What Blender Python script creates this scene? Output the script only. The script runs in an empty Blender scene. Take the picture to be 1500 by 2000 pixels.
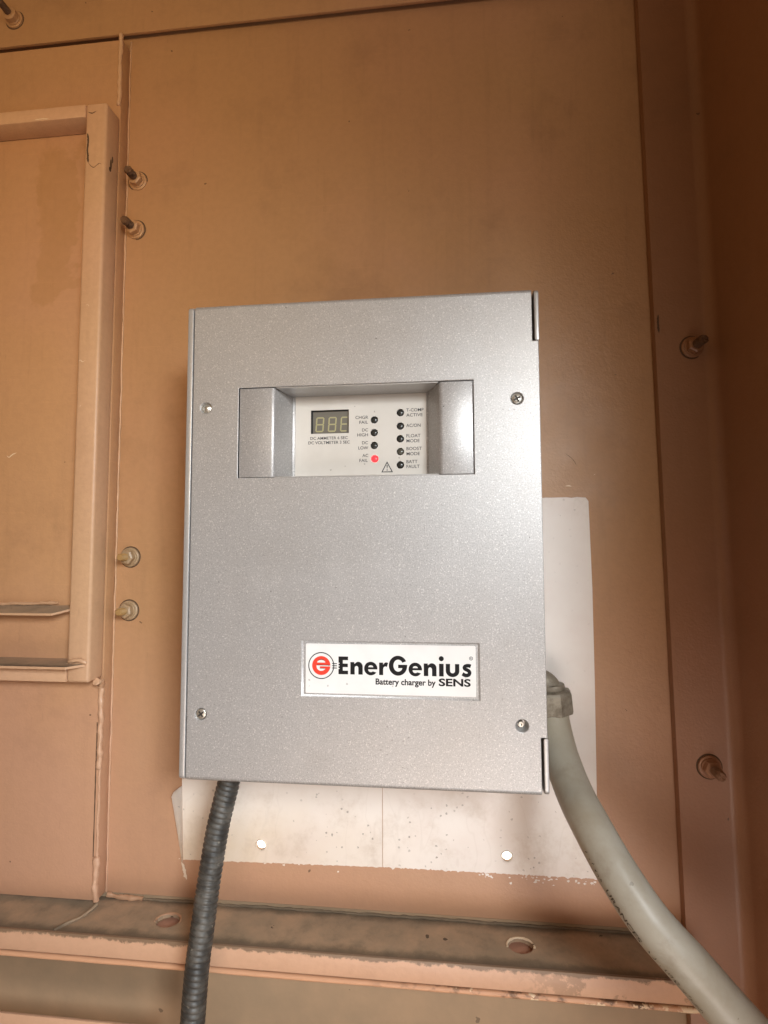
import bpy, bmesh, math, random
from mathutils import Vector, Matrix, noise
from math import radians as rad, sin, cos, pi

random.seed(7)
scene = bpy.context.scene
COL = scene.collection

# ------------------------------------------------------------------ camera
# X right, Y into the wall, Z up; origin = lower left front corner of the charger.
cam_d = bpy.data.cameras.new('camera')
cam = bpy.data.objects.new('camera', cam_d)
COL.objects.link(cam)
cam.matrix_world = Matrix(((0.994312, 0.010174, 0.106017, 0.21903),
                           (0.106455, -0.064794, -0.992204, -0.43831),
                           (-0.003225, 0.997847, -0.065508, 0.19025),
                           (0, 0, 0, 1)))
cam_d.sensor_fit = 'VERTICAL'
cam_d.sensor_height = 36.0
cam_d.sensor_width = 27.0
cam_d.lens = 1050 / 2000 * 36
cam_d.clip_start = 0.01
cam_d.clip_end = 50
scene.camera = cam

# ------------------------------------------------------------------ light
world = bpy.data.worlds.new('World')
scene.world = world
world.use_nodes = True
bg = world.node_tree.nodes['Background']
bg.inputs[0].default_value = (1.0, 0.56, 0.25, 1)
bg.inputs[1].default_value = 0.215


def area(name, loc, target, size, power, color, spread=180):
    d = bpy.data.lights.new(name, 'AREA')
    d.shape = 'RECTANGLE'
    d.size, d.size_y = size
    d.energy = power
    d.spread = rad(spread)
    d.color = color
    o = bpy.data.objects.new(name, d)
    COL.objects.link(o)
    o.location = loc
    o.rotation_euler = (Vector(target) - Vector(loc)).to_track_quat('-Z', 'Y').to_euler()
    return o


# daylight through the open door, behind and to the right of the camera
area('door_daylight', (0.65, -1.00, 0.50), (-0.12, 0.12, -0.03), (0.30, 0.30), 1.62, (0.84, 0.93, 1.0), 55)
area('upper_right_fill', (0.64, -1.10, 0.58), (0.05, 0.12, 0.10), (0.35, 0.35), 2.6, (1.0, 0.88, 0.72))  # added warm fill, placed to brighten the upper right of the box
# light thrown back up by the pale ground outside
area('ground_bounce', (0.70, -1.10, -0.70), (0.05, 0.12, 0.15), (0.95, 0.60), 4.1, (0.74, 0.88, 1.0))
area('low_front_fill', (0.30, -1.00, -0.50), (0.20, 0.12, -0.20), (0.70, 0.40), 0.55, (1.0, 0.80, 0.66), 55)  # added low front fill for the beam and lower wall
# added warm fill that lifts the upper left of the wall
area('upper_left_fill', (0.00, -1.00, 0.50), (-0.26, 0.12, 0.62), (0.30, 0.30), 0.50, (1.0, 0.70, 0.36), 55)

scene.cycles.max_bounces = 7
scene.cycles.diffuse_bounces = 4
scene.cycles.glossy_bounces = 3

vs = scene.view_settings
vs.view_transform = 'Standard'
vs.look = 'None'
vs.exposure = 0.10
vs.gamma = 1
vs.use_curve_mapping = False

# ------------------------------------------------------------------ materials
MM = 0.001


class Nt:
    def __init__(self, name):
        self.m = bpy.data.materials.new(name)
        self.m.use_nodes = True
        self.t = self.m.node_tree
        self.b = self.t.nodes['Principled BSDF']
        g = self.n('ShaderNodeNewGeometry')
        self.pos = g.outputs['Position']

    def n(self, kind, **kw):
        x = self.t.nodes.new(kind)
        for k, v in kw.items():
            setattr(x, k, v)
        return x

    def l(self, a, b):
        self.t.links.new(a, b)

    def set(self, node, key, val):
        s = node.inputs[key]
        if isinstance(val, bpy.types.NodeSocket):
            self.l(val, s)
        else:
            s.default_value = val

    def noise(self, scale, detail=3, rough=.55, vec=None, stretch=None):
        x = self.n('ShaderNodeTexNoise')
        v = vec or self.pos
        if stretch:
            mp = self.n('ShaderNodeMapping')
            self.l(v, mp.inputs[0])
            mp.inputs['Scale'].default_value = stretch
            v = mp.outputs[0]
        self.l(v, x.inputs['Vector'])
        x.inputs['Scale'].default_value = scale
        x.inputs['Detail'].default_value = detail
        x.inputs['Roughness'].default_value = rough
        return x.outputs[0]

    def voro(self, scale, out='Distance', vec=None):
        x = self.n('ShaderNodeTexVoronoi')
        self.l(vec or self.pos, x.inputs['Vector'])
        x.inputs['Scale'].default_value = scale
        return x.outputs[out]

    def ramp(self, fac, a, b, lo=(0, 0, 0, 1), hi=(1, 1, 1, 1)):
        r = self.n('ShaderNodeMapRange')
        r.interpolation_type = 'SMOOTHSTEP'
        self.set(r, 'Value', fac)
        r.inputs['From Min'].default_value = a
        r.inputs['From Max'].default_value = b
        return r.outputs[0]

    def math(self, op, a, b=0.0):
        x = self.n('ShaderNodeMath', operation=op)
        self.set(x, 0, a)
        self.set(x, 1, b)
        return x.outputs[0]

    def mix(self, fac, a, b, kind='MIX'):
        x = self.n('ShaderNodeMix', data_type='RGBA', blend_type=kind)
        self.set(x, 0, fac)
        for k, v in ((6, a), (7, b)):
            if isinstance(v, tuple) and len(v) == 3:
                v = v + (1,)
            self.set(x, k, v)
        return x.outputs[2]

    def bump(self, h, strength, dist):
        x = self.n('ShaderNodeBump')
        x.inputs['Strength'].default_value = strength
        x.inputs['Distance'].default_value = dist
        self.l(h, x.inputs['Height'])
        self.l(x.outputs[0], self.b.inputs['Normal'])

    def base(self, c):
        self.set(self.b, 'Base Color', c if not isinstance(c, tuple) or len(c) == 4 else c + (1,))

    def p(self, **kw):
        for k, v in kw.items():
            self.set(self.b, k.replace('_', ' '), v)

    def axis(self, i):
        s = self.n('ShaderNodeSeparateXYZ')
        self.l(self.pos, s.inputs[0])
        return s.outputs[i]

    def flecks(self, scale, size, keep):
        """small isolated spots: 1 inside a spot"""
        v = self.n('ShaderNodeTexVoronoi')
        # wobble so the spots are ragged
        nz = self.n('ShaderNodeTexNoise')
        self.l(self.pos, nz.inputs['Vector'])
        nz.inputs['Scale'].default_value = scale * 3
        mx = self.n('ShaderNodeMix', data_type='VECTOR')
        mx.inputs[0].default_value = 0.35 / scale
        self.l(self.pos, mx.inputs[4])
        self.l(nz.outputs[1], mx.inputs[5])
        self.l(mx.outputs[1], v.inputs['Vector'])
        v.inputs['Scale'].default_value = scale
        near = self.math('LESS_THAN', v.outputs['Distance'], size)
        s = self.n('ShaderNodeSeparateColor')
        self.l(v.outputs['Color'], s.inputs[0])
        return self.math('MULTIPLY', near, self.math('LESS_THAN', s.outputs[0], keep))


def flat(name, col, rough=.5, metal=0.0, **kw):
    t = Nt(name)
    t.base(col)
    t.p(Roughness=rough, Metallic=metal, **kw)
    return t.m


def paint(name, base, alt, dark=(.2, .1, .05), rough=.42, fleck=.25, grime=.32, spec=.5, stain=None, edge=None):
    """tan enclosure paint: broad hue drift, cloudy grime, scuffs and a slight orange peel"""
    t = Nt(name)
    big = t.ramp(t.noise(3.2, 3), .35, .7)
    c = t.mix(big, base, alt)
    cloud = t.ramp(t.noise(14, 6, .65), .5, .8)
    c = t.mix(t.math('MULTIPLY', cloud, grime), c, dark)
    streak = t.ramp(t.noise(9, 4, .6, stretch=(6, 6, .35)), .52, .78)
    c = t.mix(t.math('MULTIPLY', streak, grime * .35), c, dark)
    fine = t.ramp(t.noise(160, 3, .6), .3, .75)
    c = t.mix(t.math('MULTIPLY', fine, .10), c, dark)
    # long faint rub marks and runs
    rub = t.ramp(t.noise(30, 3, .5, stretch=(.5, .5, 16)), .66, .72)
    c = t.mix(t.math('MULTIPLY', rub, .10), c, tuple(min(1, k * 1.5) for k in base))
    run = t.ramp(t.noise(26, 3, .55, stretch=(5, 5, .30)), .60, .70)
    c = t.mix(t.math('MULTIPLY', run, grime * .22), c, dark)
    scr = t.ramp(t.noise(60, 4, .6, stretch=(7, 7, .6)), .70, .73)
    c = t.mix(t.math('MULTIPLY', scr, .22), c, dark)
    # paler, pinker tint towards the lower part of the walls
    low = t.ramp(t.math('ADD', t.axis(2), t.math('MULTIPLY', t.noise(5, 4), .22)), .30, -.02)
    c = t.mix(t.math('MULTIPLY', low, .42), c, (.53, .315, .225))
    if stain:
        x0, x1, z0, z1 = stain
        w = t.math('MULTIPLY', t.math('SUBTRACT', t.noise(22, 4, .6), .5), .09)
        xx, zz_ = t.math('ADD', t.axis(0), w), t.math('ADD', t.axis(2), t.math('MULTIPLY', w, 1.5))
        m = t.math('MULTIPLY', t.math('MULTIPLY', t.ramp(xx, x0 - .004, x0 + .004), t.ramp(xx, x1 + .003, x1 - .003)),
                   t.math('MULTIPLY', t.ramp(zz_, z0 - .005, z0 + .005), t.ramp(zz_, z1 + .006, z1 - .006)))
        m = t.math('MULTIPLY', m, t.math('ADD', .15, t.math('MULTIPLY', t.noise(60, 4, .7), .22)))
        c = t.mix(m, c, (.30, .15, .035))
    if edge:
        wz = t.math('MULTIPLY', t.math('SUBTRACT', t.noise(70, 5, .75), .5), .014)
        zt = t.math('ADD', t.axis(2), wz)
        m = t.math('MULTIPLY', t.ramp(zt, edge - .0035, edge - .0015), .75)
        c = t.mix(m, c, (.12, .085, .05))
        rub = t.math('MULTIPLY', t.ramp(t.noise(26, 6, .7), .50, .54), t.ramp(t.axis(0), .26, .34))
        c = t.mix(t.math('MULTIPLY', rub, .55), c, (.24, .15, .09))
    f = t.flecks(48, .055, fleck * .6)
    c = t.mix(t.math('MULTIPLY', f, .7), c, (.06, .03, .015))
    t.base(c)
    r = t.math('ADD', t.math('MULTIPLY', t.noise(26, 4), .22), rough - .11)
    t.p(Roughness=r)
    t.set(t.b, 'Specular IOR Level', spec)
    h = t.math('ADD', t.math('MULTIPLY', t.noise(420, 2), .35), t.noise(30, 4))
    t.bump(h, .16, .004)
    return t.m


TAN = (.44, .243, .114)
TAN2 = (.46, .243, .128)
M_wall = paint('tan_wall_paint', TAN, TAN2)
M_panel = paint('tan_panel_paint', (.49, .270, .130), (.49, .260, .146), grime=.3, stain=(-.232, -.182, .475, .645))
M_frame = paint('tan_frame_paint', (.58, .358, .205), (.58, .345, .215), grime=.2, fleck=.12)
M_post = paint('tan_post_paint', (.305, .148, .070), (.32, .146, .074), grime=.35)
M_lip = paint('salmon_lip_paint', (.66, .395, .25), (.68, .42, .26), grime=.18, fleck=.3, edge=-.1757)
M_stud = paint('painted_stud', (.45, .25, .12), (.48, .27, .135), grime=.4, fleck=.5)


M_nut = paint('worn_painted_nut', (.36, .25, .14), (.43, .30, .17), grime=.6, fleck=.6)


def mk_dust():
    t = Nt('dusty_beam_paint')
    n1 = t.ramp(t.noise(11, 6, .7), .32, .62)
    c = t.mix(n1, (.46, .305, .19), (.32, .235, .155))
    n2 = t.ramp(t.noise(45, 5, .7), .45, .75)
    c = t.mix(t.math('MULTIPLY', n2, .6), c, (.21, .16, .105))
    # dirt that has gathered in the crease along the front and the back of the flange
    y = t.axis(1)
    wob = t.math('MULTIPLY', t.math('SUBTRACT', t.noise(28, 5, .7), .5), .02)
    yy = t.math('ADD', y, wob)
    fr = t.ramp(yy, .079, .068)
    bk = t.ramp(yy, .108, .119)
    d = t.math('MULTIPLY', t.math('MAXIMUM', fr, bk), .8)
    c = t.mix(d, c, (.115, .085, .055))
    f = t.flecks(55, .11, .3)
    c = t.mix(t.math('MULTIPLY', f, .8), c, (.04, .025, .015))
    t.base(c)
    t.p(Roughness=.85)
    t.bump(t.noise(120, 5, .7), .35, .002)
    return t.m


M_dust = mk_dust()


def mk_web():
    t = Nt('beam_web_paint')
    n1 = t.ramp(t.noise(8, 5, .65), .3, .7)
    c = t.mix(n1, (.40, .27, .165), (.30, .215, .135))
    f = t.flecks(40, .1, .35)
    c = t.mix(t.math('MULTIPLY', f, .6), c, (.07, .045, .03))
    t.base(c)
    t.p(Roughness=.7)
    t.bump(t.noise(60, 4), .12, .003)
    return t.m


M_web = mk_web()


def mk_hem():
    t = Nt('chipped_hem_paint')
    x = t.axis(0)
    n = t.noise(55, 5, .7)
    right = t.ramp(x, .10, .30)
    thr = t.math('SUBTRACT', .74, t.math('MULTIPLY', right, .20))
    chip = t.ramp(t.math('SUBTRACT', n, thr), 0, .02)
    n2 = t.noise(80, 4, .6, stretch=(.6, 1, 1))
    rust = t.math('MULTIPLY', t.ramp(n2, .5, .62), t.math('MULTIPLY', right, .85))
    c = t.mix(rust, (.62, .34, .20), (.10, .055, .03))
    c = t.mix(chip, c, (.80, .62, .42))
    t.base(c)
    t.p(Roughness=.5)
    t.bump(n, .3, .001)
    return t.m


M_hem = mk_hem()


def mk_silver():
    """silver metallic powder coat with coarse flake"""
    t = Nt('silver_flake_paint')
    v = t.n('ShaderNodeTexVoronoi')
    t.l(t.pos, v.inputs['Vector'])
    v.inputs['Scale'].default_value = 1650
    s = t.n('ShaderNodeSeparateColor')
    t.l(v.outputs['Color'], s.inputs[0])
    n = t.noise(900, 2, .7)
    c = t.mix(t.ramp(n, .3, .7), (.385, .374, .368), (.505, .492, .484))
    flake = t.ramp(s.outputs[0], .93, .97)
    c = t.mix(t.math('MULTIPLY', flake, .55), c, (.82, .80, .77))
    pit = t.ramp(s.outputs[1], .965, .985)
    c = t.mix(t.math('MULTIPLY', pit, .4), c, (.2, .19, .18))
    sp2 = t.math('MULTIPLY', t.flecks(230, .15, .16), t.ramp(t.noise(9, 4), .48, .66))
    c = t.mix(t.math('MULTIPLY', sp2, .45), c, (.12, .11, .10))
    dusty = t.ramp(t.noise(16, 6, .7), .50, .80)
    c = t.mix(t.math('MULTIPLY', dusty, .22), c, (.60, .55, .51))
    lit = t.flecks(260, .20, .16)
    c = t.mix(t.math('MULTIPLY', lit, t.math('ADD', .12, t.math('MULTIPLY', t.noise(12, 3), .35))), c, (.80, .77, .73))
    spots = t.flecks(90, .055, .14)
    c = t.mix(t.math('MULTIPLY', spots, .7), c, (.10, .09, .085))
    smear = t.ramp(t.noise(7, 6, .65), .42, .75)
    c = t.mix(t.math('MULTIPLY', smear, .22), c, (.33, .29, .25))
    scu = t.ramp(t.noise(45, 4, .6, stretch=(.6, 1, 5)), .68, .72)
    c = t.mix(t.math('MULTIPLY', scu, .25), c, (.62, .60, .58))
    t.base(c)
    t.p(Metallic=.46)
    r = t.math('ADD', t.math('MULTIPLY', dusty, .10), t.math('ADD', .34, t.math('MULTIPLY', n, .16)))
    t.p(Roughness=r)
    t.bump(t.math('ADD', n, t.math('MULTIPLY', s.outputs[2], .3)), .16, .0005)
    return t.m


M_silver = mk_silver()


def mk_plain_silver():
    t = Nt('smooth_silver_paint')
    n = t.noise(500, 3, .6)
    t.base(t.mix(n, (.42, .41, .40), (.56, .55, .54)))
    t.p(Metallic=.5, Roughness=.36)
    t.bump(n, .12, .0004)
    return t.m


M_silver2 = mk_plain_silver()


def mk_sheet(name, tint):
    t = Nt(name)
    c0 = t.mix(t.ramp(t.noise(12, 4), .3, .7), tint, tuple(k * .93 for k in tint))
    z = t.axis(2)
    x = t.axis(0)
    low = t.ramp(z, .0, -.10)
    up = t.ramp(z, .20, .238)
    where = t.math('MAXIMUM', low, t.math('MULTIPLY', up, .7))
    # tan overspray and dirt towards the lower left
    left = t.math('MULTIPLY', t.ramp(x, .26, -.04), t.ramp(z, -.03, -.125))
    c0 = t.mix(t.math('MULTIPLY', left, t.math('ADD', .35, t.math('MULTIPLY', t.noise(30, 5), .7))), c0, (.66, .50, .33))
    sm = t.ramp(t.noise(9, 5, .6), .42, .68)
    c0 = t.mix(t.math('MULTIPLY', sm, .30), c0, (.70, .56, .50))
    st = t.ramp(t.noise(24, 7, .75), .46, .74)
    c = t.mix(t.math('MULTIPLY', st, t.math('MULTIPLY', where, .42)), c0, (.46, .34, .24))
    f = t.flecks(190, .20, .22)
    gate = t.ramp(t.noise(16, 3), .40, .62)
    c = t.mix(t.math('MULTIPLY', f, t.math('MULTIPLY', gate, t.math('ADD', t.math('MULTIPLY', where, .5), .06))), c, (.10, .07, .045))
    f2 = t.flecks(110, .09, .35)
    c = t.mix(t.math('MULTIPLY', f2, t.math('ADD', t.math('MULTIPLY', where, .35), .06)), c, (.18, .13, .09))
    wv = t.ramp(t.noise(13, 3, .5, stretch=(2.2, 1, .8)), .49, .51)
    wv2 = t.ramp(t.noise(13, 3, .5, stretch=(2.2, 1, .8)), .53, .51)
    ring = t.math('MULTIPLY', t.math('MULTIPLY', wv, wv2), t.math('MULTIPLY', where, .08))
    c = t.mix(ring, c, (.36, .29, .22))
    t.base(c)
    t.p(Roughness=.5)
    t.bump(t.noise(18, 3), .08, .004)
    return t.m


M_sheet = mk_sheet('white_sheet', (.84, .785, .735))


def mk_label():
    t = Nt('white_label')
    f = t.flecks(190, .16, .13)
    c = t.mix(t.ramp(t.noise(30, 4), .35, .7), (.80, .775, .75), (.75, .725, .70))
    c = t.mix(t.math('MULTIPLY', f, .5), c, (.25, .22, .2))
    t.base(c)
    t.p(Roughness=.38)
    return t.m


M_label = mk_label()


def mk_panel_print():
    t = Nt('indicator_overlay')
    f = t.flecks(230, .15, .10)
    c = t.mix(t.ramp(t.noise(25, 4), .35, .7), (.66, .62, .565), (.61, .57, .515))
    c = t.mix(t.math('MULTIPLY', f, .6), c, (.2, .17, .14))
    t.base(c)
    t.p(Roughness=.42)
    return t.m


M_overlay = mk_panel_print()


def mk_grey_pvc():
    t = Nt('grey_pvc')
    n = t.ramp(t.noise(22, 5, .65), .35, .72)
    c = t.mix(n, (.39, .365, .305), (.32, .285, .22))
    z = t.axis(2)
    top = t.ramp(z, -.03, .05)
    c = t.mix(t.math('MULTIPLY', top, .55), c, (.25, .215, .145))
    f = t.flecks(75, .1, .3)
    c = t.mix(t.math('MULTIPLY', f, .55), c, (.15, .13, .10))
    sc = t.ramp(t.noise(40, 6, .72), .52, .74)
    c = t.mix(t.math('MULTIPLY', sc, .45), c, (.24, .20, .15))
    t.base(c)
    t.p(Roughness=.42)
    t.bump(t.noise(130, 4), .10, .0015)
    return t.m


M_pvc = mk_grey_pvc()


def mk_black():
    t = Nt('black_corrugated_plastic')
    n = t.ramp(t.noise(60, 5, .7), .4, .7)
    c = t.mix(n, (.034, .032, .029), (.115, .105, .09))
    f = t.flecks(140, .15, .2)
    c = t.mix(t.math('MULTIPLY', f, .5), c, (.30, .27, .22))
    t.base(c)
    t.p(Roughness=.45)
    t.bump(t.noise(300, 3), .2, .0006)
    return t.m


M_black = mk_black()


def mk_cast():
    t = Nt('weathered_cast_metal')
    n = t.ramp(t.noise(70, 5, .7), .35, .7)
    c = t.mix(n, (.27, .235, .18), (.13, .105, .075))
    t.base(c)
    t.p(Roughness=.55, Metallic=.35)
    t.bump(t.noise(160, 4), .3, .001)
    return t.m


M_cast = mk_cast()
M_screw = flat('zinc_screw', (.55, .52, .46), .35, .8)
M_slot = flat('screw_slot_shadow', (.035, .03, .025), .6)
M_ink = flat('black_ink', (.010, .009, .009), .65, Specular_IOR_Level=.2)
M_ink2 = flat('grey_ink', (.045, .045, .05), .65, Specular_IOR_Level=.2)
M_ink3 = flat('faded_ink', (.07, .055, .045), .6)
M_red = flat('red_print', (.86, .045, .022), .42)
M_darkred = flat('dark_red_print', (.10, .015, .01), .45)
M_dark = flat('black_void', (.01, .01, .01), .6)
M_lens = flat('smoked_lens', (.035, .034, .030), .22)
M_lens2 = flat('amber_smoked_lens', (.085, .080, .062), .25)
M_lcd = flat('olive_display_face', (.155, .143, .122), .3)
M_seg = flat('pale_segment', (.40, .37, .20), .4)
M_rust = paint('rusty_thread', (.10, .045, .018), (.17, .08, .03), rough=.75, grime=.6, fleck=.5)
M_brass = flat('yellowed_thread_end', (.36, .21, .075), .55, .1)
M_crack = flat('bare_crack', (.09, .05, .025), .8)
M_cream = flat('bare_cream_paint', (.76, .60, .42), .6)


def emit(name, col, strength, basec=(.5, .02, .02)):
    t = Nt(name)
    t.base(basec)
    t.set(t.b, 'Emission Color', col + (1,))
    t.p(Emission_Strength=strength, Roughness=.3)
    return t.m


M_led = emit('lit_red_led', (1.0, .035, .045), 1.7)
M_sky = emit('daylight_outside', (1.0, .95, .76), 4.5, (.8, .8, .8))

# ------------------------------------------------------------------ mesh helpers (millimetres in, metres out)


def link(name, me, mat, parent=None, smooth=None, mats=None):
    if smooth is not None:
        for p in me.polygons:
            p.use_smooth = True
        me.set_sharp_from_angle(angle=rad(smooth))
    if mats:
        for m in mats:
            me.materials.append(m)
    elif mat:
        me.materials.append(mat)
    # origin at the middle of the base
    xs = [v.co for v in me.vertices]
    lo = Vector([min(c[i] for c in xs) for i in range(3)])
    hi = Vector([max(c[i] for c in xs) for i in range(3)])
    org = Vector(((lo.x + hi.x) / 2, (lo.y + hi.y) / 2, lo.z))
    me.transform(Matrix.Translation(-org))
    o = bpy.data.objects.new(name, me)
    COL.objects.link(o)
    o.location = org
    if parent:
        adopt(o, parent)
    return o


WL = {}


def wloc(o):
    return WL.get(o.name, o.location.copy())


def adopt(o, parent):
    w = o.location.copy()
    o.parent = parent
    o.location = w - wloc(parent)
    WL[o.name] = w


def empty(name, loc):
    o = bpy.data.objects.new(name, None)
    o.empty_display_size = .02
    COL.objects.link(o)
    o.location = Vector(loc) * MM
    return o


def tag(o, label=None, cat=None, group=None, kind=None):
    for k, v in (('label', label), ('category', cat), ('group', group), ('kind', kind)):
        if v:
            o[k] = v
    return o


def from_bm(bm, name):
    me = bpy.data.meshes.new(name)
    bmesh.ops.recalc_face_normals(bm, faces=bm.faces)
    bm.to_mesh(me)
    bm.free()
    me.transform(Matrix.Scale(MM, 4))
    return me


def bm_box(bm, x0, x1, y0, y1, z0, z1):
    v = [bm.verts.new((x, y, z)) for x in (x0, x1) for y in (y0, y1) for z in (z0, z1)]
    for f in ((0, 1, 3, 2), (4, 6, 7, 5), (0, 4, 5, 1), (2, 3, 7, 6), (0, 2, 6, 4), (1, 5, 7, 3)):
        bm.faces.new([v[i] for i in f])


def box(name, x0, x1, y0, y1, z0, z1, mat, parent=None, bev=0.0, seg=2):
    bm = bmesh.new()
    bm_box(bm, x0, x1, y0, y1, z0, z1)
    if bev:
        bmesh.ops.bevel(bm, geom=bm.edges[:], offset=bev, segments=seg, affect='EDGES', profile=.5)
    return link(name, from_bm(bm, name), mat, parent, smooth=35 if bev else None)


def bm_plate(bm, outer, holes, y0, y1, axes='xz', back=True):
    """flat plate with holes: outline in the xz plane, thickness y0 (front) to y1"""
    def P(a, b, y):
        return (a, y, b) if axes == 'xz' else ((a, b, y) if axes == 'xy' else (y, a, b))
    loops = [outer] + list(holes)
    edges = []
    rings = []
    for lp in loops:
        vs_ = [bm.verts.new(P(a, b, y0)) for a, b in lp]
        rings.append(vs_)
        for i in range(len(vs_)):
            edges.append(bm.edges.new((vs_[i - 1], vs_[i])))
    r = bmesh.ops.triangle_fill(bm, edges=edges, use_beauty=True, use_dissolve=False)
    faces = [g for g in r['geom'] if isinstance(g, bmesh.types.BMFace)]
    if y1 is None:
        return
    bvs = {}
    for lp, vs_ in zip(loops, rings):
        for (a, b), v in zip(lp, vs_):
            bvs[v] = bm.verts.new(P(a, b, y1))
    for vs_ in rings:
        n = len(vs_)
        for i in range(n):
            bm.faces.new((vs_[i - 1], vs_[i], bvs[vs_[i]], bvs[vs_[i - 1]]))
    if back:
        for f in faces:
            bm.faces.new([bvs[v] for v in reversed(f.verts[:])])


def plate(name, outer, holes, y0, y1, mat, parent=None, axes='xz', smooth=None):
    bm = bmesh.new()
    bm_plate(bm, outer, holes, y0, y1, axes)
    return link(name, from_bm(bm, name), mat, parent, smooth=smooth)


def circle(cx, cz, r, n=24, rz=None):
    return [(cx + r * cos(2 * pi * i / n), cz + (rz or r) * sin(2 * pi * i / n)) for i in range(n)]


def arc(cx, cz, rx, rz, a0, a1, n=14):
    return [(cx + rx * cos(rad(a0 + (a1 - a0) * i / n)), cz + rz * sin(rad(a0 + (a1 - a0) * i / n))) for i in range(n + 1)]


def bm_lathe(bm, prof, c, n=24, mat_index=0):
    """prof: (radius, y) from front to back, turned round the y axis through c=(x,z)"""
    rings = []
    for r, y in prof:
        if r < 1e-6:
            rings.append([bm.verts.new((c[0], y, c[1]))])
        else:
            rings.append([bm.verts.new((c[0] + r * cos(2 * pi * i / n), y, c[1] + r * sin(2 * pi * i / n))) for i in range(n)])
    for a, b in zip(rings, rings[1:]):
        for i in range(n):
            j = (i + 1) % n
            if len(a) == 1:
                bm.faces.new((a[0], b[j], b[i]))
            elif len(b) == 1:
                bm.faces.new((a[i], a[j], b[0]))
            else:
                bm.faces.new((a[i], a[j], b[j], b[i]))


def lathe(name, prof, c, mat, parent=None, n=24, smooth=40):
    bm = bmesh.new()
    bm_lathe(bm, prof, c, n)
    return link(name, from_bm(bm, name), mat, parent, smooth=smooth)


def catmull(pts, step):
    pts = [Vector(p) for p in pts]
    P = [pts[0] * 2 - pts[1]] + pts + [pts[-1] * 2 - pts[-2]]
    out = []
    for i in range(1, len(P) - 2):
        n = max(2, int((P[i + 1] - P[i]).length / step))
        for k in range(n):
            t = k / n
            a, b, c, d = P[i - 1], P[i], P[i + 1], P[i + 2]
            out.append(.5 * ((2 * b) + (c - a) * t + (2 * a - 5 * b + 4 * c - d) * t * t + (3 * b - a - 3 * c + d) * t ** 3))
    out.append(pts[-1])
    return out


def frames(path):
    fr = []
    s = 0
    for i, p in enumerate(path):
        t = (path[min(i + 1, len(path) - 1)] - path[max(i - 1, 0)]).normalized()
        n1 = Vector((0, -1, 0))
        n1 = (n1 - t * n1.dot(t))
        if n1.length < .2:
            n1 = Vector((1, 0, 0)) - t * t.x
        n1.normalize()
        n2 = t.cross(n1)
        if i:
            s += (p - path[i - 1]).length
        fr.append((p, t, n1, n2, s))
    return fr


def bm_sweep(bm, path, radius, n=24, caps=True):
    fr = frames(path)
    rings = []
    for p, t, n1, n2, s in fr:
        ring = []
        for i in range(n):
            a = 2 * pi * i / n
            r = radius(s, a) if callable(radius) else radius
            ring.append(bm.verts.new(p + (n1 * cos(a) + n2 * sin(a)) * r))
        rings.append(ring)
    for a, b in zip(rings, rings[1:]):
        for i in range(n):
            j = (i + 1) % n
            bm.faces.new((a[i], a[j], b[j], b[i]))
    if caps:
        bm.faces.new(rings[0][::-1])
        bm.faces.new(rings[-1])
    return fr


def sweep(name, path, radius, mat, parent=None, n=24, smooth=60):
    bm = bmesh.new()
    bm_sweep(bm, path, radius, n)
    return link(name, from_bm(bm, name), mat, parent, smooth=smooth)


def text_bm(s, offset=0.0, spacing=1.0):
    """flat lettering from the built-in font, as (verts, faces) in font units"""
    cu = bpy.data.curves.new('t', 'FONT')
    cu.body = s
    cu.size = 1
    cu.offset = offset
    cu.space_character = spacing
    cu.resolution_u = 4
    o = bpy.data.objects.new('t', cu)
    COL.objects.link(o)
    dg = bpy.context.evaluated_depsgraph_get()
    me = bpy.data.meshes.new_from_object(o.evaluated_get(dg))
    vs_ = [v.co.copy() for v in me.vertices]
    fs = [tuple(p.vertices) for p in me.polygons]
    bpy.data.objects.remove(o)
    bpy.data.curves.remove(cu)
    bpy.data.meshes.remove(me)
    return vs_, fs


CAP = None


def text(name, s, x0, x1, zb, cap, y, mat, parent, offset=0.012, spacing=1.0):
    """one line fitted to x0..x1, baseline zb, capital height cap, at depth y"""
    global CAP
    vs_, fs = text_bm(s, offset, spacing)
    if CAP is None:
        h, _ = text_bm('H')
        CAP = max(v.y for v in h)
    lo, hi = min(v.x for v in vs_), max(v.x for v in vs_)
    kx, kz = (x1 - x0) / (hi - lo), cap / CAP
    bm = bmesh.new()
    bv = [bm.verts.new((x0 + (v.x - lo) * kx, y, zb + v.y * kz)) for v in vs_]
    for f in fs:
        try:
            bm.faces.new([bv[i] for i in f])
        except ValueError:
            pass
    return link(name, from_bm(bm, name), mat, parent)


def glyph(bm, outer, holes, dx, dz, y):
    sub = bmesh.new()
    bm_plate(sub, [(a + dx, b + dz) for a, b in outer], [[(a + dx, b + dz) for a, b in h] for h in holes], y, None)
    tmp = bpy.data.meshes.new('g')
    sub.to_mesh(tmp)
    sub.free()
    bm.from_mesh(tmp)
    bpy.data.meshes.remove(tmp)


# ------------------------------------------------------------------ setting
D = 120.0     # wall plane
HOLES = [(30.9, -115.2), (279.6, -112.6)]
plate('back_wall', [(-420, -172), (445, -172), (445, 900), (-420, 900)],
      [circle(x, z, 4.7) for x, z in HOLES], D, D + 3, M_wall)
tag(bpy.data.objects['back_wall'], kind='structure')
sk = box('sky', -120, 420, 500, 502, -420, 160, M_sky)
tag(sk, kind='structure')

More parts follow.
